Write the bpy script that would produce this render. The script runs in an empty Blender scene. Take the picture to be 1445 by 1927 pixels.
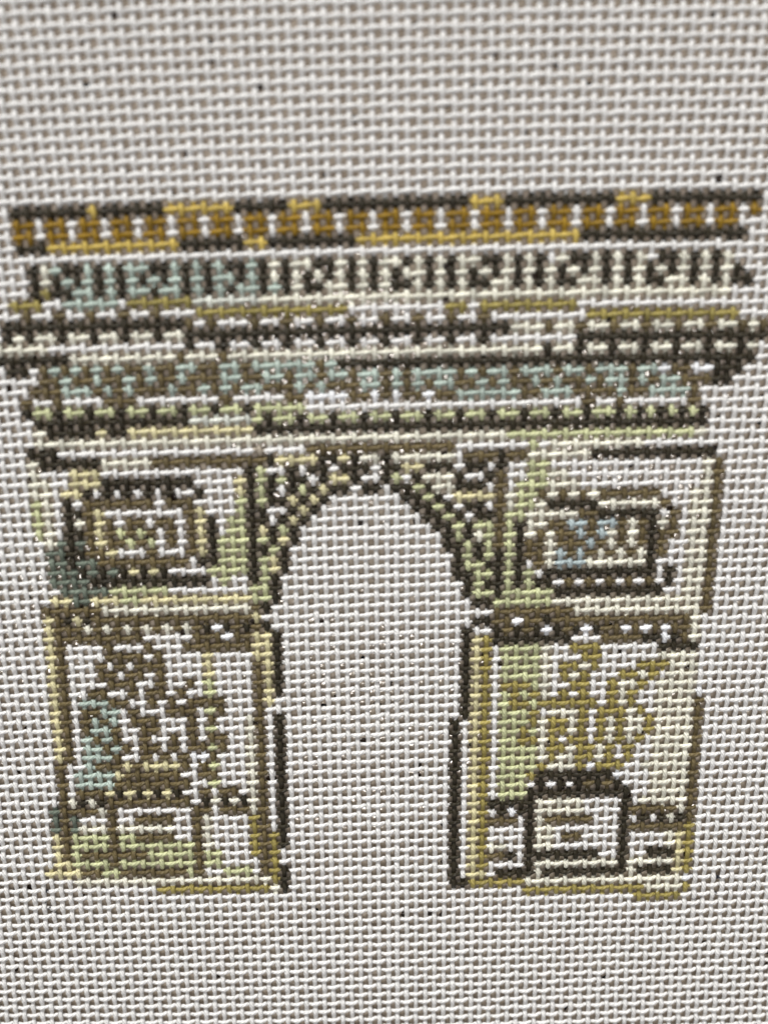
import bpy, math, random
import numpy as np
from mathutils import Matrix, Vector
rng = np.random.default_rng(7)
random.seed(7)
S = bpy.context.scene
COL = S.collection

# ---------------------------------------------------------------- camera
P = 0.00141                                  # pitch of the canvas mesh in metres (18 holes to the inch)
CAL = [1899.98766787, 1.0001475, 0.2434274, -0.01626806, -0.0143509, -0.63512992, 11.26542181, 100.07807973]
C0, R0 = 33.0, 40.0                          # lattice point at the world origin

def rot3(a):
    cx, sx, cy, sy, cz, sz = math.cos(a[0]), math.sin(a[0]), math.cos(a[1]), math.sin(a[1]), math.cos(a[2]), math.sin(a[2])
    X = np.array([[1, 0, 0], [0, cx, -sx], [0, sx, cx]]); Y = np.array([[cy, 0, sy], [0, 1, 0], [-sy, 0, cy]])
    Z = np.array([[cz, -sz, 0], [sz, cz, 0], [0, 0, 1]])
    return Z @ Y @ X

F = np.diag([1., -1., -1.])
Rw = F @ rot3(CAL[2:5]) @ F
tw = F @ np.array(CAL[5:8]) * P
pos = -Rw.T @ tw
M = Matrix.Identity(4)
for i in range(3):
    for j in range(3):
        M[i][j] = Rw.T[i, j]
    M[i][3] = pos[i]
cam = bpy.data.cameras.new('camera'); camo = bpy.data.objects.new('camera', cam); COL.objects.link(camo)
camo.matrix_world = M
cam.sensor_fit = 'VERTICAL'; cam.sensor_height = 24.0; cam.lens = 24.0 * CAL[0] / 1927.0
cam.clip_start = 0.005; cam.clip_end = 20
cam.dof.use_dof = True
cam.dof.focus_distance = 105.5 * P
cam.dof.aperture_fstop = cam.lens / (2.9 * P * 1000)
cam.dof.aperture_blades = 0
S.camera = camo

# ---------------------------------------------------------------- light
w = bpy.data.worlds.new('World'); S.world = w; w.use_nodes = True
bg = w.node_tree.nodes['Background']; bg.inputs[0].default_value = (0.98, 0.975, 0.995, 1); bg.inputs[1].default_value = 0.33

def area(name, loc, target, size, power, color):
    l = bpy.data.lights.new(name, 'AREA'); l.shape = 'DISK'; l.size = size; l.energy = power; l.color = color
    o = bpy.data.objects.new(name, l); COL.objects.link(o); o.location = loc
    d = Vector(target) - Vector(loc)
    o.rotation_euler = d.to_track_quat('-Z', 'Y').to_euler()
area('room_lamp', (-0.20, 1.35, 0.46), (0, 0, 0), 0.26, 26, (1.0, 0.990, 0.962))
for lx, ly, pw in ((-0.57, -0.52, 1.3), (0.0, -0.71, 1.3), (0.66, -0.79, 1.3), (-0.04, -0.14, 1.0), (0.40, -0.23, 1.0)):
    area('ceiling_spot', (lx, ly, 1.5), (0, 0, 0), 0.11, pw * 0.8, (1.0, 0.95, 0.90))      # the row of small ceiling lamps the stone mirrors
S.view_settings.view_transform = 'Standard'; S.view_settings.look = 'None'
S.view_settings.exposure = 0.13; S.view_settings.gamma = 1.0

# ---------------------------------------------------------------- lattice of the weave
WX = np.array([-0.05227, -0.2426, -0.05709, 0.08143, 0.01124, -0.06989, -0.22992, -0.60605, 0.57558, -0.0394, 0.25664, 0.36396, -0.24315, -0.02808, 0.1118, -0.54944, 0.18139, 0.19019, -0.02564])
WY = np.array([-0.09616, -0.88889, 0.35513, 2.62283, -0.20246, -1.02795, -0.28184, 0.31433, -0.32056, 0.09311, 0.15143, -0.01956, -0.25746, 0.02575, -0.15671, 0.13775, -0.00048, -0.03166, 0.06925])

def basis(C, R):
    a = (np.clip(C, -9, 77) - 33) / 40; b = (np.clip(R, -18, 87) - 34) / 50
    T = []
    for i in range(5):
        for j in range(6 - i if i < 4 else 1):
            if i + j <= 5:
                T.append(a ** i * b ** j)
    return np.stack(T, -1)

def plane(C, R):
    B = basis(C, R)
    return (C + B @ WX - C0) * P, -(R + B @ WY - R0) * P

# the painted design, one list per thread row from the top edge of the arch down:
# pairs of (paint number, how many crossings), the numbers in the order of PAL
GRID = [
    [14, 13, 0, 7, 3, 1, 0, 6, 3, 6, 0, 5, 3, 3, 0, 13, 3, 3, 0, 10, 3, 3, 0, 10],
    [14, 13, 2, 2, 14, 1, 2, 2, 14, 1, 2, 2, 14, 1, 2, 2, 14, 1, 2, 2, 14, 1, 2, 2, 14, 1, 2, 2, 14, 1, 2, 2, 14, 1, 2, 2, 14, 1, 2, 2, 14, 1, 2, 2, 14, 1, 2, 2, 14, 1, 2, 2, 14, 1, 2, 2, 14, 1, 2, 2, 14, 1, 2, 2, 14, 1, 2, 2, 14, 1, 2, 2, 14, 1, 2, 2, 14, 1, 2, 2, 14, 1, 2, 2, 14, 1, 2, 2, 14, 1, 2, 1],
    [14, 13, 2, 2, 14, 1, 2, 2, 14, 1, 2, 2, 14, 1, 2, 2, 14, 1, 2, 2, 14, 1, 2, 2, 14, 1, 2, 2, 14, 1, 2, 2, 14, 1, 2, 2, 14, 1, 2, 2, 14, 1, 2, 2, 14, 1, 2, 2, 14, 1, 2, 2, 14, 1, 2, 2, 14, 1, 2, 2, 14, 1, 2, 2, 14, 1, 2, 2, 14, 1, 2, 2, 14, 1, 2, 2, 14, 1, 2, 2, 14, 1, 2, 2, 14, 1, 2, 2],
    [14, 13, 0, 3, 3, 12, 0, 6, 3, 2, 0, 8, 3, 20, 0, 15],
    [],
    [14, 14, 0, 1, 8, 1, 6, 1, 0, 2, 6, 1, 0, 1, 6, 1, 0, 1, 6, 2, 0, 2, 6, 1, 0, 1, 6, 1, 0, 1, 6, 1, 0, 2, 6, 1, 0, 1, 8, 1, 0, 1, 8, 2, 0, 2, 8, 1, 0, 1, 8, 1, 0, 1, 8, 2, 0, 1, 8, 1, 0, 1, 8, 1, 0, 1, 8, 2, 0, 2, 8, 1, 0, 1, 8, 1, 0, 1, 14, 1, 8, 1, 0, 2, 8, 1, 0, 1, 8, 1, 0, 1, 8, 1, 14, 1, 0, 2, 8, 1, 0, 1, 8, 1, 0, 1, 8, 1],
    [14, 14, 0, 1, 8, 1, 0, 1, 6, 1, 0, 1, 6, 1, 0, 1, 6, 1, 0, 1, 6, 1, 0, 1, 6, 1, 0, 1, 6, 1, 0, 1, 6, 1, 0, 1, 6, 2, 0, 1, 6, 1, 0, 1, 8, 1, 0, 1, 8, 1, 0, 1, 8, 1, 0, 1, 8, 1, 0, 1, 8, 1, 0, 1, 8, 1, 0, 1, 8, 2, 0, 1, 8, 1, 0, 1, 8, 1, 0, 1, 8, 1, 0, 1, 8, 1, 0, 1, 8, 1, 0, 1, 8, 1, 0, 1, 8, 1, 0, 1, 8, 1, 0, 1, 8, 1, 0, 1, 8, 1, 0, 1, 8, 1, 0, 1, 8, 1, 0, 1, 8, 1, 0, 1, 8, 1, 0, 1],
    [14, 14, 0, 1, 4, 1, 0, 2, 6, 2, 0, 1, 6, 1, 0, 1, 6, 2, 0, 1, 6, 2, 0, 1, 6, 1, 0, 1, 6, 1, 0, 1, 6, 2, 0, 1, 6, 1, 0, 1, 8, 1, 0, 2, 8, 2, 0, 1, 8, 1, 0, 1, 8, 1, 0, 2, 8, 1, 0, 1, 8, 1, 0, 1, 8, 1, 0, 2, 8, 2, 0, 1, 8, 1, 0, 1, 8, 1, 0, 2, 8, 2, 0, 1, 8, 1, 0, 1, 8, 1, 0, 2, 8, 2, 0, 1, 8, 1, 0, 1, 8, 1, 0, 2],
    [14, 12, 4, 3, 14, 2, 6, 5, 14, 1, 4, 6, 10, 6, 8, 43],
    [14, 13, 1, 1, 14, 2, 1, 1, 14, 2, 1, 1, 14, 2, 1, 1, 14, 2, 1, 1, 14, 3, 4, 14, 14, 9, 4, 2, 14, 1, 4, 9],
    [14, 11, 0, 17, 1, 1, 14, 1, 1, 1, 14, 3, 1, 1, 14, 2, 1, 1, 14, 2, 1, 1, 14, 2, 1, 1, 14, 2, 1, 1, 14, 2, 1, 1, 14, 2, 1, 1, 14, 2, 1, 1, 14, 9, 4, 14],
    [14, 11, 0, 1, 8, 1, 0, 1, 8, 2, 0, 1, 8, 2, 0, 1, 8, 2, 0, 1, 8, 2, 0, 1, 8, 2, 0, 30, 8, 3, 1, 1, 8, 2, 1, 1, 8, 2, 1, 1, 8, 2, 1, 1, 8, 2, 1, 1, 8, 2, 1, 1, 8, 2, 1, 1, 8, 1, 1, 1],
    [14, 10, 8, 5, 14, 13, 0, 1, 14, 2, 0, 1, 14, 2, 0, 1, 14, 2, 0, 1, 14, 2, 0, 1, 14, 2, 0, 1, 14, 2, 0, 1, 14, 2, 0, 1, 14, 2, 0, 1, 14, 2, 0, 1, 14, 8, 0, 18],
    [14, 10, 0, 7, 8, 10, 1, 1, 8, 3, 1, 1, 8, 29, 0, 1, 8, 2, 0, 1, 8, 2, 0, 1, 8, 2, 0, 1, 8, 2, 0, 1, 8, 2, 0, 1, 8, 2, 0, 1, 8, 1],
    [14, 11, 0, 2, 14, 1, 1, 1, 6, 1, 1, 1, 6, 1, 1, 1, 6, 1, 1, 1, 6, 1, 1, 2, 6, 1, 1, 2, 6, 2, 1, 2, 6, 2, 1, 1, 6, 6, 1, 1, 6, 1, 0, 39],
    [14, 14, 1, 2, 6, 1, 1, 2, 6, 1, 1, 2, 6, 1, 1, 1, 6, 1, 1, 2, 6, 1, 1, 3, 6, 2, 1, 2, 6, 2, 1, 1, 6, 2, 1, 1, 6, 2, 1, 1, 6, 2, 1, 1, 6, 1, 1, 1, 6, 4, 1, 1, 6, 1, 1, 1, 6, 2, 1, 1, 6, 3, 1, 1, 6, 2, 1, 1, 6, 3, 1, 1, 6, 2, 12, 1, 1, 2, 12, 2, 0, 3],
    [14, 13, 1, 3, 6, 3, 1, 1, 6, 1, 1, 1, 6, 1, 1, 3, 6, 1, 1, 2, 6, 1, 1, 1, 6, 1, 1, 1, 6, 2, 1, 3, 6, 1, 1, 1, 6, 1, 1, 3, 6, 2, 1, 1, 6, 1, 1, 1, 6, 1, 1, 1, 6, 2, 1, 2, 6, 1, 1, 1, 6, 1, 1, 2, 6, 1, 1, 1, 6, 1, 1, 2, 6, 1, 1, 1, 6, 2, 1, 1, 6, 1, 1, 1, 6, 2, 1, 3, 0, 2],
    [14, 12, 1, 1, 14, 2, 1, 1, 14, 4, 1, 3, 14, 8, 1, 1, 14, 5, 1, 2, 12, 4, 1, 2, 12, 1, 1, 1, 12, 1, 1, 2, 12, 1, 1, 2, 6, 6, 1, 2, 6, 3, 1, 4, 6, 1, 1, 2, 6, 4, 1, 1],
    [14, 12, 0, 1, 5, 2, 0, 1, 5, 2, 0, 1, 5, 2, 0, 1, 5, 2, 0, 1, 5, 2, 0, 1, 5, 2, 0, 1, 5, 2, 0, 1, 5, 5, 14, 26, 1, 1, 14, 2, 1, 1, 14, 6, 1, 1],
    [14, 13, 0, 15, 10, 6, 5, 1, 0, 1, 5, 2, 0, 1, 5, 2, 0, 1, 5, 2, 0, 1, 5, 2, 0, 1, 5, 2, 0, 1, 5, 2, 0, 1, 5, 2, 0, 1, 5, 2, 0, 1, 5, 2, 0, 1, 5, 2, 0, 1, 5, 2, 0, 1, 5, 1, 0, 1, 5, 1, 0, 1, 5, 1, 0, 1, 5, 1, 0, 1],
    [14, 13, 8, 1, 0, 5, 9, 1, 0, 2, 9, 12, 0, 43],
    [14, 13, 8, 45, 5, 18, 8, 1],
    [14, 12, 0, 3, 14, 19, 13, 1, 14, 4, 1, 14, 14, 7, 5, 1, 14, 1, 8, 9],
    [14, 12, 8, 1, 0, 6, 8, 5, 1, 11, 0, 1, 9, 4, 0, 2, 9, 1, 0, 1, 8, 2, 0, 1, 8, 6, 14, 1, 1, 3, 0, 1, 1, 2, 8, 6, 0, 12],
    [14, 12, 8, 1, 14, 3, 9, 3, 14, 14, 0, 1, 5, 1, 14, 2, 0, 1, 14, 1, 0, 2, 14, 1, 0, 3, 14, 1, 0, 2, 9, 2, 0, 3, 14, 1, 0, 2, 14, 1, 0, 1, 14, 2, 5, 2, 14, 15, 8, 1, 1, 1],
    [14, 12, 8, 2, 14, 2, 9, 3, 0, 9, 14, 4, 9, 1, 0, 1, 5, 1, 0, 1, 5, 1, 0, 2, 14, 1, 0, 1, 9, 2, 0, 1, 14, 2, 0, 1, 5, 1, 14, 1, 0, 1, 8, 3, 0, 1, 14, 2, 0, 1, 1, 1, 14, 2, 5, 2, 8, 2, 14, 13, 8, 1, 1, 1],
    [14, 12, 8, 2, 14, 1, 9, 2, 0, 1, 14, 1, 0, 1, 14, 1, 0, 1, 14, 1, 0, 1, 14, 1, 0, 1, 14, 2, 0, 1, 14, 3, 9, 1, 0, 1, 5, 1, 0, 1, 14, 1, 0, 1, 5, 1, 0, 1, 9, 1, 0, 2, 14, 1, 0, 2, 14, 1, 0, 2, 5, 1, 0, 1, 8, 2, 0, 3, 14, 1, 1, 1, 14, 1, 5, 3, 8, 3, 14, 12, 8, 1, 1, 1],
    [14, 12, 5, 1, 8, 1, 14, 1, 0, 1, 14, 1, 1, 7, 14, 1, 1, 3, 14, 4, 5, 1, 0, 1, 5, 1, 0, 2, 9, 1, 0, 1, 9, 1, 0, 1, 14, 7, 0, 2, 5, 1, 0, 1, 14, 1, 9, 4, 1, 1, 8, 1, 5, 2, 1, 1, 8, 1, 1, 1, 8, 1, 1, 1, 8, 1, 1, 6, 14, 3, 8, 2, 1, 1],
    [14, 12, 5, 1, 8, 1, 14, 1, 0, 2, 1, 1, 9, 1, 14, 8, 1, 1, 9, 1, 14, 3, 5, 1, 0, 2, 14, 2, 0, 1, 9, 1, 0, 1, 14, 9, 0, 2, 5, 1, 0, 1, 14, 1, 0, 2, 14, 1, 1, 1, 8, 1, 5, 2, 8, 1, 0, 5, 8, 6, 1, 1, 14, 2, 8, 2, 1, 1],
    [14, 12, 5, 1, 8, 1, 14, 1, 0, 1, 8, 1, 1, 1, 9, 1, 1, 1, 14, 1, 1, 2, 14, 1, 1, 2, 14, 1, 1, 1, 9, 1, 0, 1, 14, 1, 5, 2, 0, 2, 14, 1, 0, 1, 9, 1, 0, 1, 14, 11, 0, 2, 5, 1, 0, 1, 14, 1, 0, 2, 1, 1, 5, 2, 8, 5, 1, 2, 0, 6, 14, 1, 1, 1, 14, 1, 8, 2, 1, 1],
    [14, 12, 5, 1, 8, 1, 14, 1, 0, 2, 1, 1, 9, 1, 1, 1, 5, 1, 1, 1, 5, 1, 1, 1, 14, 1, 1, 1, 14, 1, 1, 1, 9, 1, 0, 1, 14, 1, 5, 2, 0, 1, 9, 1, 0, 1, 5, 1, 0, 1, 14, 13, 0, 2, 5, 1, 0, 1, 5, 2, 1, 1, 5, 1, 0, 1, 8, 2, 1, 2, 11, 2, 1, 1, 11, 2, 1, 1, 8, 1, 1, 1, 0, 1, 8, 1, 1, 1, 14, 1, 8, 2, 1, 1],
    [14, 13, 8, 1, 7, 1, 0, 1, 7, 1, 1, 1, 9, 1, 1, 2, 5, 1, 1, 1, 5, 1, 14, 1, 1, 1, 14, 1, 1, 1, 9, 1, 0, 1, 5, 3, 0, 1, 5, 1, 0, 1, 9, 1, 0, 1, 14, 14, 0, 1, 5, 1, 0, 1, 8, 1, 5, 1, 1, 1, 5, 1, 0, 1, 8, 1, 1, 1, 8, 1, 1, 2, 11, 1, 1, 1, 11, 1, 8, 1, 1, 1, 8, 1, 1, 1, 0, 1, 1, 2, 14, 1, 8, 2, 1, 1],
    [14, 13, 7, 2, 0, 2, 1, 2, 9, 1, 14, 3, 1, 1, 14, 3, 1, 1, 9, 1, 0, 1, 5, 3, 0, 2, 5, 1, 0, 1, 14, 15, 0, 2, 5, 1, 0, 1, 5, 1, 1, 1, 5, 1, 0, 1, 1, 2, 8, 1, 1, 3, 11, 1, 1, 1, 8, 1, 1, 1, 8, 1, 1, 1, 0, 1, 1, 1, 14, 2, 8, 2, 1, 1],
    [14, 13, 7, 2, 0, 1, 7, 2, 1, 9, 14, 1, 0, 2, 5, 3, 0, 1, 5, 1, 9, 1, 0, 1, 14, 16, 0, 1, 5, 1, 0, 1, 5, 1, 0, 1, 5, 1, 0, 1, 1, 2, 8, 1, 11, 1, 1, 1, 11, 1, 1, 1, 8, 1, 1, 1, 8, 1, 1, 1, 8, 1, 0, 1, 1, 1, 14, 2, 8, 2, 1, 1],
    [14, 13, 7, 3, 0, 1, 7, 1, 0, 1, 7, 1, 0, 1, 9, 1, 0, 1, 9, 1, 0, 1, 14, 4, 5, 4, 0, 1, 5, 1, 9, 1, 0, 1, 14, 16, 0, 1, 5, 2, 0, 2, 5, 1, 0, 1, 14, 1, 1, 1, 8, 1, 11, 3, 8, 6, 0, 1, 14, 3, 8, 2, 1, 1],
    [14, 13, 7, 4, 0, 12, 14, 1, 5, 1, 14, 2, 0, 1, 5, 1, 0, 1, 14, 17, 0, 2, 5, 2, 0, 1, 5, 1, 0, 1, 5, 1, 14, 1, 0, 11, 14, 1, 0, 1, 14, 1, 8, 2, 1, 1],
    [14, 14, 7, 5, 5, 6, 14, 8, 5, 2, 0, 1, 14, 18, 0, 1, 5, 1, 0, 2, 5, 1, 0, 1, 5, 1, 0, 2, 14, 1, 1, 1, 14, 1, 1, 1, 14, 1, 1, 1, 14, 1, 1, 1, 14, 1, 1, 1, 14, 1, 0, 1, 14, 1, 8, 2, 1, 1],
    [14, 13, 9, 2, 7, 2, 9, 3, 5, 2, 9, 11, 5, 2, 0, 1, 14, 18, 0, 1, 5, 2, 0, 1, 5, 5, 0, 11, 14, 2, 8, 2, 1, 1],
    [14, 12, 1, 6, 8, 15, 1, 1, 0, 1, 14, 20, 0, 2, 5, 6, 8, 15, 1, 1],
    [14, 12, 9, 1, 1, 1, 0, 1, 9, 1, 0, 1, 1, 16, 9, 1, 14, 23, 1, 8, 8, 13, 1, 1],
    [14, 12, 9, 1, 1, 3, 8, 1, 1, 1, 8, 1, 1, 1, 8, 1, 1, 1, 8, 1, 1, 1, 8, 1, 1, 1, 8, 1, 1, 1, 0, 1, 12, 1, 0, 1, 1, 1, 0, 1, 1, 1, 0, 1, 14, 20, 0, 2, 1, 2, 12, 1, 1, 2, 0, 1, 1, 14, 8, 1],
    [14, 12, 9, 1, 1, 9, 14, 5, 1, 3, 12, 1, 1, 2, 9, 2, 0, 1, 14, 18, 0, 1, 14, 2, 0, 1, 1, 1, 0, 1, 1, 1, 0, 1, 12, 1, 0, 1, 1, 1, 0, 1, 12, 1, 0, 1, 1, 2, 12, 1, 1, 1, 12, 1, 1, 1, 12, 1, 1, 2, 8, 1],
    [14, 12, 9, 1, 1, 1, 14, 4, 1, 1, 14, 3, 1, 1, 14, 3, 1, 7, 9, 2, 0, 1, 14, 18, 0, 1, 9, 1, 4, 1, 0, 8, 14, 3, 1, 4, 0, 2, 12, 1, 0, 1, 1, 1, 8, 1],
    [14, 12, 9, 1, 1, 1, 14, 4, 1, 4, 14, 1, 1, 1, 14, 4, 9, 1, 14, 4, 9, 2, 0, 1, 14, 18, 0, 1, 9, 1, 4, 1, 14, 1, 5, 4, 8, 1, 14, 2, 4, 3, 14, 6, 0, 4],
    [14, 12, 9, 1, 1, 1, 14, 3, 1, 1, 14, 1, 1, 1, 14, 1, 1, 3, 14, 4, 9, 1, 14, 4, 1, 1, 9, 1, 0, 1, 14, 18, 0, 1, 9, 1, 4, 1, 14, 1, 5, 4, 8, 1, 14, 3, 4, 2, 14, 6, 8, 4],
    [14, 12, 9, 1, 1, 1, 14, 3, 1, 2, 14, 1, 1, 2, 14, 1, 1, 1, 14, 4, 9, 1, 14, 4, 1, 1, 9, 1, 0, 1, 14, 18, 0, 1, 9, 1, 4, 1, 14, 1, 5, 4, 8, 1, 14, 1, 4, 2, 8, 1, 4, 1, 14, 4, 4, 3, 8, 3],
    [14, 12, 9, 1, 1, 1, 14, 4, 1, 3, 14, 2, 1, 1, 14, 2, 1, 1, 14, 1, 5, 1, 14, 4, 1, 1, 9, 1, 0, 1, 14, 18, 0, 1, 9, 1, 4, 1, 14, 1, 5, 4, 8, 1, 14, 1, 4, 1, 8, 1, 4, 1, 14, 3, 4, 2, 8, 1, 4, 1, 14, 1, 8, 3],
    [14, 12, 9, 1, 1, 1, 14, 2, 1, 2, 14, 2, 1, 1, 14, 1, 1, 2, 14, 1, 1, 1, 14, 2, 5, 1, 14, 4, 1, 1, 9, 1, 0, 1, 14, 18, 0, 1, 9, 1, 4, 1, 14, 1, 4, 3, 5, 1, 8, 1, 14, 2, 4, 2, 14, 2, 4, 1, 8, 2, 4, 1, 14, 1, 8, 4],
    [14, 12, 9, 1, 1, 1, 14, 1, 6, 3, 1, 2, 14, 2, 1, 1, 14, 1, 1, 1, 14, 1, 1, 4, 14, 3, 1, 1, 9, 1, 14, 19, 0, 1, 9, 1, 4, 1, 14, 1, 5, 1, 4, 1, 5, 1, 4, 1, 8, 1, 14, 1, 4, 1, 14, 1, 4, 1, 14, 2, 4, 1, 8, 1, 4, 1, 14, 2, 8, 4, 12, 1],
    [14, 12, 9, 1, 1, 1, 14, 1, 1, 2, 6, 2, 14, 1, 1, 1, 14, 3, 1, 3, 14, 1, 5, 1, 1, 1, 14, 3, 1, 1, 14, 20, 0, 1, 9, 1, 4, 1, 14, 1, 5, 1, 4, 2, 5, 1, 4, 6, 14, 1, 4, 1, 8, 1, 4, 1, 14, 2, 8, 4, 1, 1],
    [14, 12, 9, 1, 1, 1, 14, 1, 1, 1, 6, 1, 1, 1, 6, 1, 14, 1, 1, 3, 14, 3, 1, 1, 14, 1, 1, 1, 14, 3, 8, 1, 1, 1, 14, 1, 0, 1, 14, 18, 0, 1, 9, 1, 4, 1, 14, 1, 5, 3, 4, 1, 14, 1, 8, 3, 4, 1, 14, 1, 4, 3, 8, 1, 4, 1, 14, 1, 8, 4, 1, 1],
    [14, 12, 9, 1, 1, 1, 14, 1, 1, 1, 6, 2, 1, 1, 14, 2, 1, 2, 14, 3, 1, 1, 14, 1, 5, 1, 14, 3, 8, 1, 1, 1, 14, 1, 0, 1, 14, 17, 0, 1, 14, 1, 9, 1, 4, 1, 14, 1, 5, 3, 4, 1, 8, 1, 4, 2, 8, 1, 4, 1, 14, 1, 4, 1, 8, 1, 4, 1, 8, 2, 4, 1, 8, 4, 1, 1],
    [14, 12, 9, 1, 1, 1, 14, 1, 6, 1, 1, 1, 6, 1, 1, 1, 14, 2, 1, 1, 14, 2, 1, 1, 14, 1, 1, 1, 14, 1, 1, 2, 14, 2, 8, 1, 1, 1, 14, 1, 0, 1, 14, 17, 0, 1, 14, 1, 9, 1, 4, 1, 14, 1, 5, 2, 4, 1, 5, 1, 8, 1, 4, 2, 8, 1, 4, 1, 14, 1, 4, 1, 8, 1, 4, 1, 8, 2, 4, 1, 8, 4, 1, 1],
    [14, 12, 9, 1, 1, 1, 14, 1, 6, 2, 1, 1, 6, 1, 1, 1, 14, 1, 1, 2, 14, 1, 1, 1, 14, 1, 1, 2, 5, 1, 1, 1, 14, 2, 8, 1, 1, 1, 14, 1, 0, 1, 14, 17, 0, 1, 14, 1, 9, 1, 4, 1, 14, 1, 5, 2, 4, 2, 8, 1, 4, 1, 14, 1, 4, 2, 14, 1, 4, 1, 8, 1, 4, 1, 8, 1, 4, 1, 14, 1, 8, 4, 1, 1],
    [14, 12, 9, 1, 1, 1, 14, 1, 6, 3, 1, 1, 14, 2, 1, 1, 14, 1, 1, 1, 14, 1, 1, 1, 12, 2, 1, 1, 14, 3, 8, 1, 1, 1, 14, 1, 0, 1, 14, 17, 0, 1, 14, 1, 9, 1, 4, 1, 14, 1, 5, 4, 8, 1, 4, 2, 8, 1, 4, 2, 8, 1, 4, 1, 14, 1, 4, 1, 14, 2, 8, 4, 1, 1],
    [14, 12, 1, 1, 14, 2, 6, 1, 1, 3, 9, 1, 1, 1, 9, 4, 1, 1, 14, 1, 1, 1, 5, 1, 14, 3, 8, 1, 1, 1, 14, 1, 0, 1, 14, 17, 0, 1, 14, 1, 9, 1, 4, 1, 14, 1, 5, 4, 8, 1, 4, 1, 8, 2, 4, 2, 8, 1, 4, 1, 14, 1, 4, 1, 14, 2, 8, 4, 1, 1],
    [14, 12, 1, 1, 14, 1, 6, 4, 9, 1, 1, 6, 14, 2, 1, 2, 14, 3, 8, 1, 1, 1, 14, 1, 0, 1, 14, 17, 0, 1, 14, 1, 9, 1, 4, 1, 14, 1, 5, 4, 4, 1, 8, 3, 4, 1, 12, 1, 4, 3, 14, 2, 8, 5, 1, 1],
    [14, 12, 1, 1, 14, 1, 6, 4, 1, 8, 14, 2, 5, 1, 14, 3, 8, 1, 1, 1, 14, 1, 0, 1, 14, 17, 0, 1, 14, 1, 9, 1, 4, 1, 14, 1, 5, 3, 4, 1, 0, 8, 12, 1, 14, 3, 8, 4, 1, 1],
    [14, 12, 1, 1, 14, 1, 1, 3, 9, 1, 0, 1, 9, 1, 0, 1, 9, 1, 0, 1, 9, 1, 0, 1, 14, 2, 1, 1, 14, 1, 1, 2, 14, 1, 8, 1, 1, 1, 14, 1, 0, 1, 14, 17, 0, 1, 14, 1, 9, 1, 4, 1, 14, 1, 5, 3, 14, 1, 0, 1, 14, 1, 0, 1, 14, 1, 0, 1, 1, 1, 0, 1, 1, 1, 0, 1, 14, 3, 8, 4, 1, 1],
    [14, 12, 1, 1, 8, 1, 0, 1, 8, 1, 0, 1, 1, 9, 14, 1, 0, 1, 8, 1, 0, 1, 8, 1, 0, 1, 8, 1, 1, 1, 14, 1, 0, 1, 14, 17, 0, 1, 14, 1, 9, 1, 4, 1, 14, 1, 5, 3, 0, 11, 14, 2, 8, 4, 1, 1],
    [14, 11, 7, 1, 1, 4, 8, 1, 1, 1, 14, 8, 1, 2, 14, 1, 1, 3, 8, 1, 1, 1, 14, 1, 0, 1, 14, 17, 0, 1, 14, 1, 9, 1, 4, 1, 0, 5, 8, 5, 14, 4, 0, 1, 14, 1, 8, 5, 1, 1],
    [14, 11, 7, 1, 1, 1, 7, 1, 14, 3, 1, 1, 14, 2, 1, 4, 14, 2, 1, 1, 8, 1, 14, 4, 4, 1, 1, 1, 14, 1, 0, 1, 14, 17, 0, 1, 14, 1, 9, 1, 4, 1, 14, 1, 0, 1, 12, 1, 0, 2, 8, 5, 14, 4, 0, 1, 1, 5, 8, 1, 1, 1],
    [14, 11, 7, 1, 1, 1, 7, 1, 8, 3, 1, 1, 8, 6, 14, 2, 1, 1, 8, 1, 14, 4, 4, 1, 1, 1, 14, 1, 0, 1, 14, 17, 0, 1, 14, 1, 9, 1, 4, 1, 1, 3, 14, 1, 0, 1, 8, 1, 1, 5, 14, 3, 0, 1, 14, 1, 0, 1, 14, 1, 0, 1, 8, 1, 0, 1, 1, 1],
    [14, 11, 9, 1, 1, 1, 5, 4, 1, 1, 5, 2, 1, 4, 14, 2, 1, 1, 8, 1, 14, 4, 4, 1, 1, 1, 4, 1, 0, 1, 14, 17, 0, 1, 14, 1, 9, 1, 4, 1, 14, 4, 0, 1, 8, 2, 14, 7, 0, 1, 1, 6, 4, 1],
    [14, 11, 9, 1, 1, 1, 5, 4, 1, 1, 5, 8, 1, 1, 8, 1, 14, 4, 4, 1, 1, 1, 4, 1, 0, 1, 14, 17, 0, 1, 14, 1, 9, 1, 4, 1, 14, 4, 0, 1, 8, 2, 14, 1, 1, 2, 14, 4, 0, 1, 14, 4, 8, 1, 9, 1, 4, 1],
    [14, 11, 9, 1, 1, 1, 5, 1, 1, 7, 5, 5, 1, 1, 5, 2, 14, 3, 4, 1, 1, 1, 4, 1, 14, 18, 0, 1, 14, 1, 9, 1, 4, 1, 8, 2, 14, 2, 0, 1, 8, 2, 14, 7, 0, 1, 14, 4, 8, 1, 9, 1, 4, 1],
    [14, 11, 9, 2, 5, 4, 1, 1, 5, 8, 1, 1, 5, 2, 14, 4, 1, 1, 4, 1, 14, 18, 0, 1, 14, 1, 9, 1, 4, 1, 1, 2, 0, 1, 14, 1, 0, 8, 14, 2, 0, 1, 14, 2, 0, 3, 9, 1, 4, 1],
    [14, 10, 9, 4, 1, 2, 5, 2, 1, 7, 5, 1, 1, 1, 14, 2, 5, 3, 14, 1, 1, 1, 4, 1, 0, 1, 14, 17, 0, 1, 14, 1, 9, 1, 4, 1, 14, 4, 0, 1, 8, 9, 0, 1, 8, 5, 9, 1, 4, 1],
    [14, 13, 8, 21, 4, 1, 0, 1, 14, 17, 0, 1, 14, 1, 9, 2, 14, 1, 0, 4, 8, 1, 0, 9, 8, 1, 0, 4, 9, 1, 4, 1],
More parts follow.
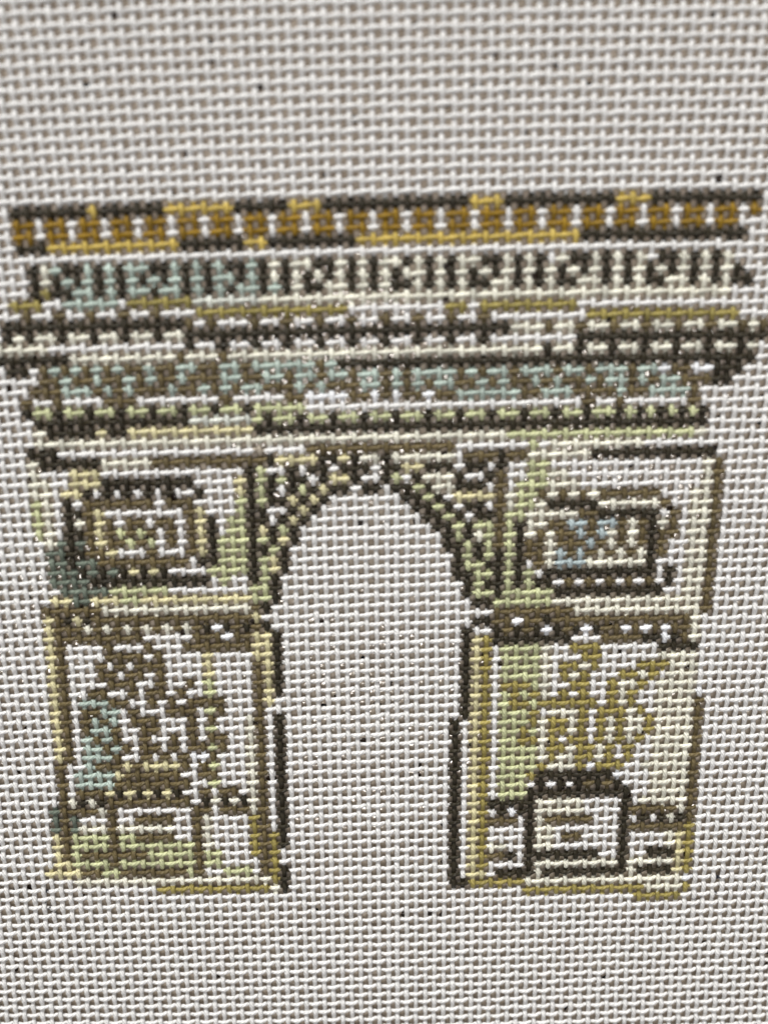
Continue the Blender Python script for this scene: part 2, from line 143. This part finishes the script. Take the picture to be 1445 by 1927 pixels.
    [14, 22, 4, 12, 8, 1, 0, 1, 14, 17, 0, 2, 4, 6, 8, 17, 12, 1],
    [14, 61, 4, 13, 8, 4, 4, 1],
    [14, 73, 4, 5],
]
GC0 = -12                                    # first column of GRID; its first line is row 0
PAL = {                                      # paint colours, linear
    'D': (0.027, 0.021, 0.0095), 'B': (0.142, 0.108, 0.048), 'O': (0.29, 0.170, 0.010), 'Y': (0.58, 0.43, 0.105),
    'L': (0.34, 0.28, 0.085), 'G': (0.58, 0.60, 0.35), 'A': (0.46, 0.545, 0.485), 'T': (0.160, 0.190, 0.150),
    'C': (0.82, 0.80, 0.68), 'K': (0.71, 0.65, 0.39), 'P': (0.72, 0.74, 0.67), 'U': (0.46, 0.545, 0.56),
    'X': (0.90, 0.91, 0.93), 'M': (0.46, 0.40, 0.32), '.': (0.84, 0.83, 0.812)}
CH = {k: i for i, k in enumerate(PAL)}
PALA = np.array([PAL[k] for k in PAL])
CA, CB, RA, RB = -16, 83, -24, 94
IDX = np.full((RB - RA + 3, CB - CA + 3), CH['.'])
for r, line in enumerate(GRID):
    c = GC0 - CA + 1
    for k, cnt in zip(line[::2], line[1::2]):
        IDX[r - RA + 1, c:c + cnt] = k
        c += cnt
# each painted crossing differs a little in how thickly the paint lies
VAR = 1 + 0.10 * rng.standard_normal(IDX.shape)

INK = [(69.52, 69.06, .20), (69.53, 70.18, .14), (67.11, 71.49, .16), (68.04, 71.45, .20), (69.15, 71.42, .16), (69.53, 70.99, .12),
       (64.66, 73.43, .13), (-2.45, 68.99, .20), (-2.31, 70.36, .17), (-3.53, 70.40, .2), (-3.18, 70.28, .15), (-2.31, 71.16, .17),
       (-1.99, 71.48, .2), (-3.45, 72.53, .16), (63.66, 75.61, .18)]

def cell(Cf, Rf):
    ci = np.clip(np.rint(Cf).astype(int) - CA + 1, 0, IDX.shape[1] - 1)
    ri = np.clip(np.rint(Rf).astype(int) - RA + 1, 0, IDX.shape[0] - 1)
    k = IDX[ri, ci]
    # the brush runs a little past the crossing on to bare neighbours
    dc, dr = Cf - (ci + CA - 1), Rf - (ri + RA - 1)
    c2 = np.clip(ci + np.sign(dc).astype(int) * (np.abs(dc) > 0.40), 0, IDX.shape[1] - 1)
    r2 = np.clip(ri + np.sign(dr).astype(int) * (np.abs(dr) > 0.40), 0, IDX.shape[0] - 1)
    k2 = IDX[r2, c2]
    run = (k == CH['.']) & (k2 != CH['.'])
    k = np.where(run, k2, k); ri = np.where(run, r2, ri); ci = np.where(run, c2, ci)
    v = np.where(k == CH['.'], 1.0, np.clip(VAR[ri, ci], 0.75, 1.3))
    return k, v

# ---------------------------------------------------------------- materials
def new_mat(name):
    m = bpy.data.materials.new(name); m.use_nodes = True
    n = m.node_tree.nodes; l = m.node_tree.links
    return m, n, l, n['Principled BSDF']

def mix_rgb(n, l, fac, a, b, mode='MIX'):
    x = n.new('ShaderNodeMix'); x.data_type = 'RGBA'; x.blend_type = mode
    for s, v in ((x.inputs[0], fac), (x.inputs[6], a), (x.inputs[7], b)):
        if hasattr(v, 'is_output'): l.new(v, s)
        elif isinstance(v, (int, float)): s.default_value = v
        else: s.default_value = v
    return x.outputs[2]

def math_n(n, l, op, a, b=None, clamp=False):
    x = n.new('ShaderNodeMath'); x.operation = op; x.use_clamp = clamp
    for s, v in ((x.inputs[0], a), (x.inputs[1], b)):
        if v is None: continue
        if hasattr(v, 'is_output'): l.new(v, s)
        else: s.default_value = v
    return x.outputs[0]

def thread_material():
    m, n, l, b = new_mat('cotton_thread')
    at = n.new('ShaderNodeVertexColor'); at.layer_name = 'paint'
    uv = n.new('ShaderNodeUVMap'); uv.uv_map = 'thread'
    co = n.new('ShaderNodeTexCoord')
    # fibre strands spiralling round the thread: diagonal waves in (length, girth)
    mp = n.new('ShaderNodeMapping'); l.new(uv.outputs[0], mp.inputs[0]); mp.inputs['Scale'].default_value = (1, 1, 1)
    wv = n.new('ShaderNodeTexWave'); wv.wave_type = 'BANDS'; wv.bands_direction = 'DIAGONAL'
    wv.inputs['Scale'].default_value = 1.5; wv.inputs['Distortion'].default_value = 3.0
    wv.inputs['Detail'].default_value = 2; wv.inputs['Detail Scale'].default_value = 2.5
    l.new(mp.outputs[0], wv.inputs['Vector'])
    fi = n.new('ShaderNodeTexNoise'); fi.inputs['Scale'].default_value = 9000; fi.inputs['Detail'].default_value = 3
    l.new(co.outputs['Object'], fi.inputs['Vector'])
    big = n.new('ShaderNodeTexNoise'); big.inputs['Scale'].default_value = 900; big.inputs['Detail'].default_value = 2
    l.new(co.outputs['Object'], big.inputs['Vector'])
    tone = math_n(n, l, 'ADD', math_n(n, l, 'MULTIPLY', big.outputs[0], 0.22), 0.89)
    tone = math_n(n, l, 'MULTIPLY', tone, math_n(n, l, 'ADD', math_n(n, l, 'MULTIPLY', fi.outputs[0], 0.16), 0.92))
    tone = math_n(n, l, 'MULTIPLY', tone, math_n(n, l, 'ADD', math_n(n, l, 'MULTIPLY', wv.outputs['Fac'], 0.10), 0.94))
    cc = n.new('ShaderNodeCombineColor')
    for i in range(3): l.new(tone, cc.inputs[i])
    base = mix_rgb(n, l, 1.0, at.outputs['Color'], cc.outputs[0], 'MULTIPLY')
    l.new(base, b.inputs['Base Color'])
    rough = math_n(n, l, 'SUBTRACT', 0.78, math_n(n, l, 'MULTIPLY', at.outputs['Alpha'], 0.36))
    l.new(rough, b.inputs['Roughness'])
    l.new(math_n(n, l, 'ADD', math_n(n, l, 'MULTIPLY', at.outputs['Alpha'], 0.12), 0.20), b.inputs['Specular IOR Level'])
    b.inputs['Subsurface Weight'].default_value = 0.0
    h = math_n(n, l, 'ADD', math_n(n, l, 'MULTIPLY', wv.outputs['Fac'], 0.7), math_n(n, l, 'MULTIPLY', fi.outputs[0], 0.6))
    h = math_n(n, l, 'ADD', h, math_n(n, l, 'MULTIPLY', big.outputs[0], 0.8))
    bp = n.new('ShaderNodeBump'); bp.inputs['Strength'].default_value = 0.9; bp.inputs['Distance'].default_value = 0.00013
    l.new(h, bp.inputs['Height']); l.new(bp.outputs[0], b.inputs['Normal'])
    return m

def counter_material():
    m, n, l, b = new_mat('speckled_stone')
    co = n.new('ShaderNodeTexCoord')
    a = n.new('ShaderNodeTexNoise'); a.inputs['Scale'].default_value = 420; a.inputs['Detail'].default_value = 4
    l.new(co.outputs['Object'], a.inputs['Vector'])
    r = n.new('ShaderNodeValToRGB'); e = r.color_ramp.elements
    e[0].position = 0.3; e[0].color = (0.45, 0.368, 0.285, 1); e[1].position = 0.7; e[1].color = (0.70, 0.602, 0.49, 1)
    l.new(a.outputs[0], r.inputs[0])
    # dark mineral flecks, gathered in loose patches
    v = n.new('ShaderNodeTexVoronoi'); v.inputs['Scale'].default_value = 520; v.inputs['Randomness'].default_value = 1
    dn = n.new('ShaderNodeTexNoise'); dn.inputs['Scale'].default_value = 1500; l.new(co.outputs['Object'], dn.inputs['Vector'])
    dv = n.new('ShaderNodeVectorMath'); dv.operation = 'MULTIPLY_ADD'
    l.new(dn.outputs['Color'], dv.inputs[0]); dv.inputs[1].default_value = (0.0006, 0.0006, 0.0006); l.new(co.outputs['Object'], dv.inputs[2])
    l.new(dv.outputs[0], v.inputs['Vector'])
    pn = n.new('ShaderNodeTexNoise'); pn.inputs['Scale'].default_value = 45; pn.inputs['Detail'].default_value = 3; l.new(co.outputs['Object'], pn.inputs['Vector'])
    pick = n.new('ShaderNodeSeparateColor'); l.new(v.outputs['Color'], pick.inputs[0])
    thr = math_n(n, l, 'SUBTRACT', pn.outputs[0], 0.30)           # larger in patches
    sel = math_n(n, l, 'LESS_THAN', pick.outputs[0], math_n(n, l, 'MULTIPLY', thr, 0.42))
    siz = math_n(n, l, 'LESS_THAN', v.outputs['Distance'], math_n(n, l, 'ADD', math_n(n, l, 'MULTIPLY', pick.outputs[1], 0.24), 0.12))
    f = math_n(n, l, 'MULTIPLY', sel, siz)
    dark = mix_rgb(n, l, pick.outputs[2], (0.006, 0.006, 0.008, 1), (0.07, 0.045, 0.03, 1))
    c1 = mix_rgb(n, l, f, r.outputs[0], dark)
    l.new(c1, b.inputs['Base Color'])
    b.inputs['Roughness'].default_value = 0.04
    bn = n.new('ShaderNodeTexNoise'); bn.inputs['Scale'].default_value = 1300; bn.inputs['Detail'].default_value = 0; l.new(co.outputs['Object'], bn.inputs['Vector'])
    bp = n.new('ShaderNodeBump'); bp.inputs['Strength'].default_value = 1.0; bp.inputs['Distance'].default_value = 0.00006
    l.new(bn.outputs[0], bp.inputs['Height']); l.new(bp.outputs[0], b.inputs['Normal'])
    return m

def bead_material():
    m, n, l, b = new_mat('pale_glint')
    b.inputs['Base Color'].default_value = (0.82, 0.74, 0.67, 1)  # pale colour imitates bright glints on the added beads
    b.inputs['Roughness'].default_value = 0.12
    b.inputs['Coat Weight'].default_value = 0.6; b.inputs['Coat Roughness'].default_value = 0.05
    return m

MT = thread_material(); MC = counter_material(); MB = bead_material()

# ---------------------------------------------------------------- threads
SEG, SIDES = 8, 7
AMP = {'v': 0.125, 'h': 0.165}                # rise and fall of the thread axis, in pitches

def smooth_noise(n, step, amp):
    k = rng.standard_normal(int(n / step) + 3) * amp
    return np.interp(np.arange(n) / step, np.arange(len(k)), k)

def build_thread(name, kind, idx, parent):
    if kind == 'v':
        t = np.arange(RA - 0.5, RB + 0.5 + 1e-6, 1 / SEG)
        n = len(t)
        over = np.cos(np.pi * (idx + t))
        side = 0.022 * np.sin(np.pi * (idx + t)) + smooth_noise(n, 14, 0.018) + 0.02 * rng.standard_normal()
        Cf, Rf = idx + side, t
        rs = 0.243 * (1 + 0.09 * over) * (1 + smooth_noise(n, 7, 0.05)); rz = 0.160 * (1 + smooth_noise(n, 9, 0.04))
        rs = rs * (1 + 0.03 * rng.standard_normal())
    else:
        t = np.arange(CA - 0.5, CB + 0.5 + 1e-6, 1 / SEG)
        n = len(t)
        over = -np.cos(np.pi * (idx + t))
        # the float climbs to the right where it lies on top, and falls back underneath
        side = 0.055 * (np.sin(np.pi * (idx + t)) + 0.35 * np.sin(2 * np.pi * (idx + t))) * (1 + smooth_noise(n, 16, 0.25)) + smooth_noise(n, 14, 0.020) + 0.015 * rng.standard_normal()
        Cf, Rf = t, idx + side
        rs = 0.207 * (1 + 0.07 * over) * (1 + smooth_noise(n, 7, 0.06)); rz = 0.160 * (1 + smooth_noise(n, 9, 0.04))
        rs = rs * (1 + 0.03 * rng.standard_normal())
    x, y = plane(Cf, Rf)
    z = AMP[kind] * over * P + smooth_noise(n, 20, 0.008) * P
    Q = np.stack([x, y, z], -1)
    T = np.gradient(Q, axis=0); T /= np.linalg.norm(T, axis=1)[:, None]
    N1 = np.cross(np.array([0, 0, 1.]), T); N1 /= np.linalg.norm(N1, axis=1)[:, None]
    N2 = np.cross(T, N1)
    ph = np.arange(SIDES) / SIDES * 2 * np.pi + (np.pi / 2)
    # two plied strands: the section is slightly two-lobed and turns along the thread
    tw_ = t * (2 * np.pi * 0.55) + rng.random() * 6
    lobe = 1 + 0.07 * np.cos(2 * (ph[None, :] - tw_[:, None]))
    kc, _ = cell(np.full(n, float(idx)), t) if kind == 'v' else cell(t, np.full(n, float(idx)))
    coat = 1 + 0.03 * np.convolve(np.pad((kc != CH['.']).astype(float), 2, 'edge'), np.ones(5) / 5, 'valid')   # paint fattens the thread
    rs = rs * coat; rz = rz * coat
    V = Q[:, None, :] + (N1[:, None, :] * (np.cos(ph)[None, :, None] * (rs * P)[:, None, None])
                         + N2[:, None, :] * (np.sin(ph)[None, :, None] * (rz * P)[:, None, None])) * lobe[:, :, None]
    V = V.reshape(-1, 3)
    V = V + rng.standard_normal(V.shape) * (0.004 * P)          # slubs and loose fibres
    # paint: every crossing carries one colour out to about half a pitch, with an uneven edge
    jit = smooth_noise(n, 4, 0.07)[:, None] + 0.05 * rng.standard_normal((n, SIDES))
    if kind == 'v':
        k, v = cell(np.full((n, SIDES), float(idx)), t[:, None] + jit)
    else:
        k, v = cell(t[:, None] + jit, np.full((n, SIDES), float(idx)))
    rgb = PALA[k] * v[..., None]
    alpha = (k != CH['.']).astype(float)
    cu, ru = (Cf[:, None] + 0 * jit, t[:, None] + 0 * jit) if kind == 'v' else (t[:, None] + 0 * jit, Rf[:, None] + 0 * jit)
    for ic, ir, rad in INK:                  # stray ink specks beside the feet of the arch
        hit = (cu + 1.5 * jit - ic) ** 2 + (ru - ir) ** 2 < rad ** 2
        rgb[hit] = (0.018, 0.02, 0.028)
    colr = np.concatenate([rgb, alpha[..., None]], -1).reshape(-1, 4).astype(np.float32)
    i = np.arange(n - 1)[:, None]; j = np.arange(SIDES)[None, :]
    a = i * SIDES + j; b_ = i * SIDES + (j + 1) % SIDES
    quads = np.stack([a, b_, b_ + SIDES, a + SIDES], -1).reshape(-1, 4)
    if kind == 'v' or True:
        # wind outwards
        v0, v1, v3 = V[quads[3, 0]], V[quads[3, 1]], V[quads[3, 3]]
        nn = np.cross(v1 - v0, v3 - v0); ctr = Q[0]
        if np.dot(nn, v0 - ctr) < 0: quads = quads[:, ::-1]
    me = bpy.data.meshes.new(name)
    me.vertices.add(len(V)); me.vertices.foreach_set('co', V.astype(np.float32).ravel())
    nq = len(quads)
    me.loops.add(nq * 4); me.loops.foreach_set('vertex_index', quads.astype(np.int32).ravel())
    me.polygons.add(nq); me.polygons.foreach_set('loop_start', np.arange(0, nq * 4, 4, dtype=np.int32))
    me.polygons.foreach_set('use_smooth', np.ones(nq, dtype=bool))
    me.update(calc_edges=True)
    ca = me.color_attributes.new('paint', 'FLOAT_COLOR', 'POINT'); ca.data.foreach_set('color', colr.ravel())
    uvl = me.uv_layers.new(name='thread')
    qi = quads.ravel()
    uu = t[qi // SIDES] + idx * 3.7; vv = (qi % SIDES) / SIDES
    vv = np.where(vv.reshape(-1, 4).max(1)[:, None].repeat(4, 1) - vv.reshape(-1, 4) > 0.5, vv.reshape(-1, 4) + 1, vv.reshape(-1, 4)).ravel()
    uvl.data.foreach_set('uv', np.stack([uu, vv * 1.6], -1).astype(np.float32).ravel())
    me.materials.append(MT)
    o = bpy.data.objects.new(name, me); COL.objects.link(o); o.parent = parent
    return o

canvas = bpy.data.objects.new('needlepoint_canvas', None); COL.objects.link(canvas)
canvas.empty_display_size = 0.02
canvas['label'] = 'white woven needlepoint canvas hand painted with a stone triumphal arch'
canvas['category'] = 'needlepoint canvas'
for c in range(CA, CB + 1): build_thread('warp_thread', 'v', c, canvas)
for r in range(RA, RB + 1): build_thread('weft_thread', 'h', r, canvas)

# ---------------------------------------------------------------- pale beads added in the holes to stand in for glints of light
def patch(x, y):
    from mathutils import noise
    return noise.noise(Vector((x * 0.11, y * 0.11, 3.1))) + 0.5 * noise.noise(Vector((x * 0.31, y * 0.31, 7.7)))
bv, bf = [], []
RING = 6
def bead(x, y, z, r, sq):
    s = len(bv); a0 = random.random() * 3
    bv.append((x, y, z + r * 0.8))
    for lat, rr in ((0.55, 0.62), (0.05, 1.0)):
        for k in range(RING):
            a = a0 + k * 2 * math.pi / RING
            bv.append((x + r * rr * math.cos(a) * sq, y + r * rr * math.sin(a), z + r * lat))
    for k in range(RING):
        k2 = (k + 1) % RING
        bf.append((s, s + 1 + k, s + 1 + k2))
        bf.append((s + 1 + k, s + 1 + RING + k, s + 1 + RING + k2, s + 1 + k2))
for c in range(CA, CB):
    for r in range(RA, RB):
        near = IDX[r - RA + 1, c - CA + 1] != CH['.'] or IDX[r - RA + 2, c - CA + 2] != CH['.']
        p = patch(c, r)
        prob = min(max((p - 0.12) * 2.2, 0.0), 0.8)
        if near: prob = max(prob, 0.30)
        for sx in (0.33, 0.70):
            if random.random() < prob:
                X, Y = plane(np.array(c + sx + random.uniform(-.05, .05)), np.array(r + random.uniform(0.36, 0.55)))
                bead(float(X), float(Y), random.uniform(-0.22, -0.05) * P, random.uniform(0.035, 0.07) * P, random.uniform(0.9, 1.3))
me = bpy.data.meshes.new('glint_beads'); me.from_pydata(bv, [], bf); me.materials.append(MB)  # made-up beads, painted pale as light glints
for pl in me.polygons: pl.use_smooth = True
o = bpy.data.objects.new('glint_beads', me); COL.objects.link(o); o.parent = canvas; o['kind'] = 'stuff'

# ---------------------------------------------------------------- the stone top under the canvas
import bmesh
bm = bmesh.new()
bmesh.ops.create_cube(bm, size=1)
bmesh.ops.scale(bm, vec=(0.62, 0.52, 0.02), verts=bm.verts)
bmesh.ops.translate(bm, vec=(0, 0, -0.01 - 0.42 * P), verts=bm.verts)
bmesh.ops.bevel(bm, geom=bm.edges[:], offset=0.002, segments=2, affect='EDGES')
me = bpy.data.meshes.new('countertop'); bm.to_mesh(me); bm.free(); me.materials.append(MC)
o = bpy.data.objects.new('countertop', me); COL.objects.link(o); o['kind'] = 'structure'
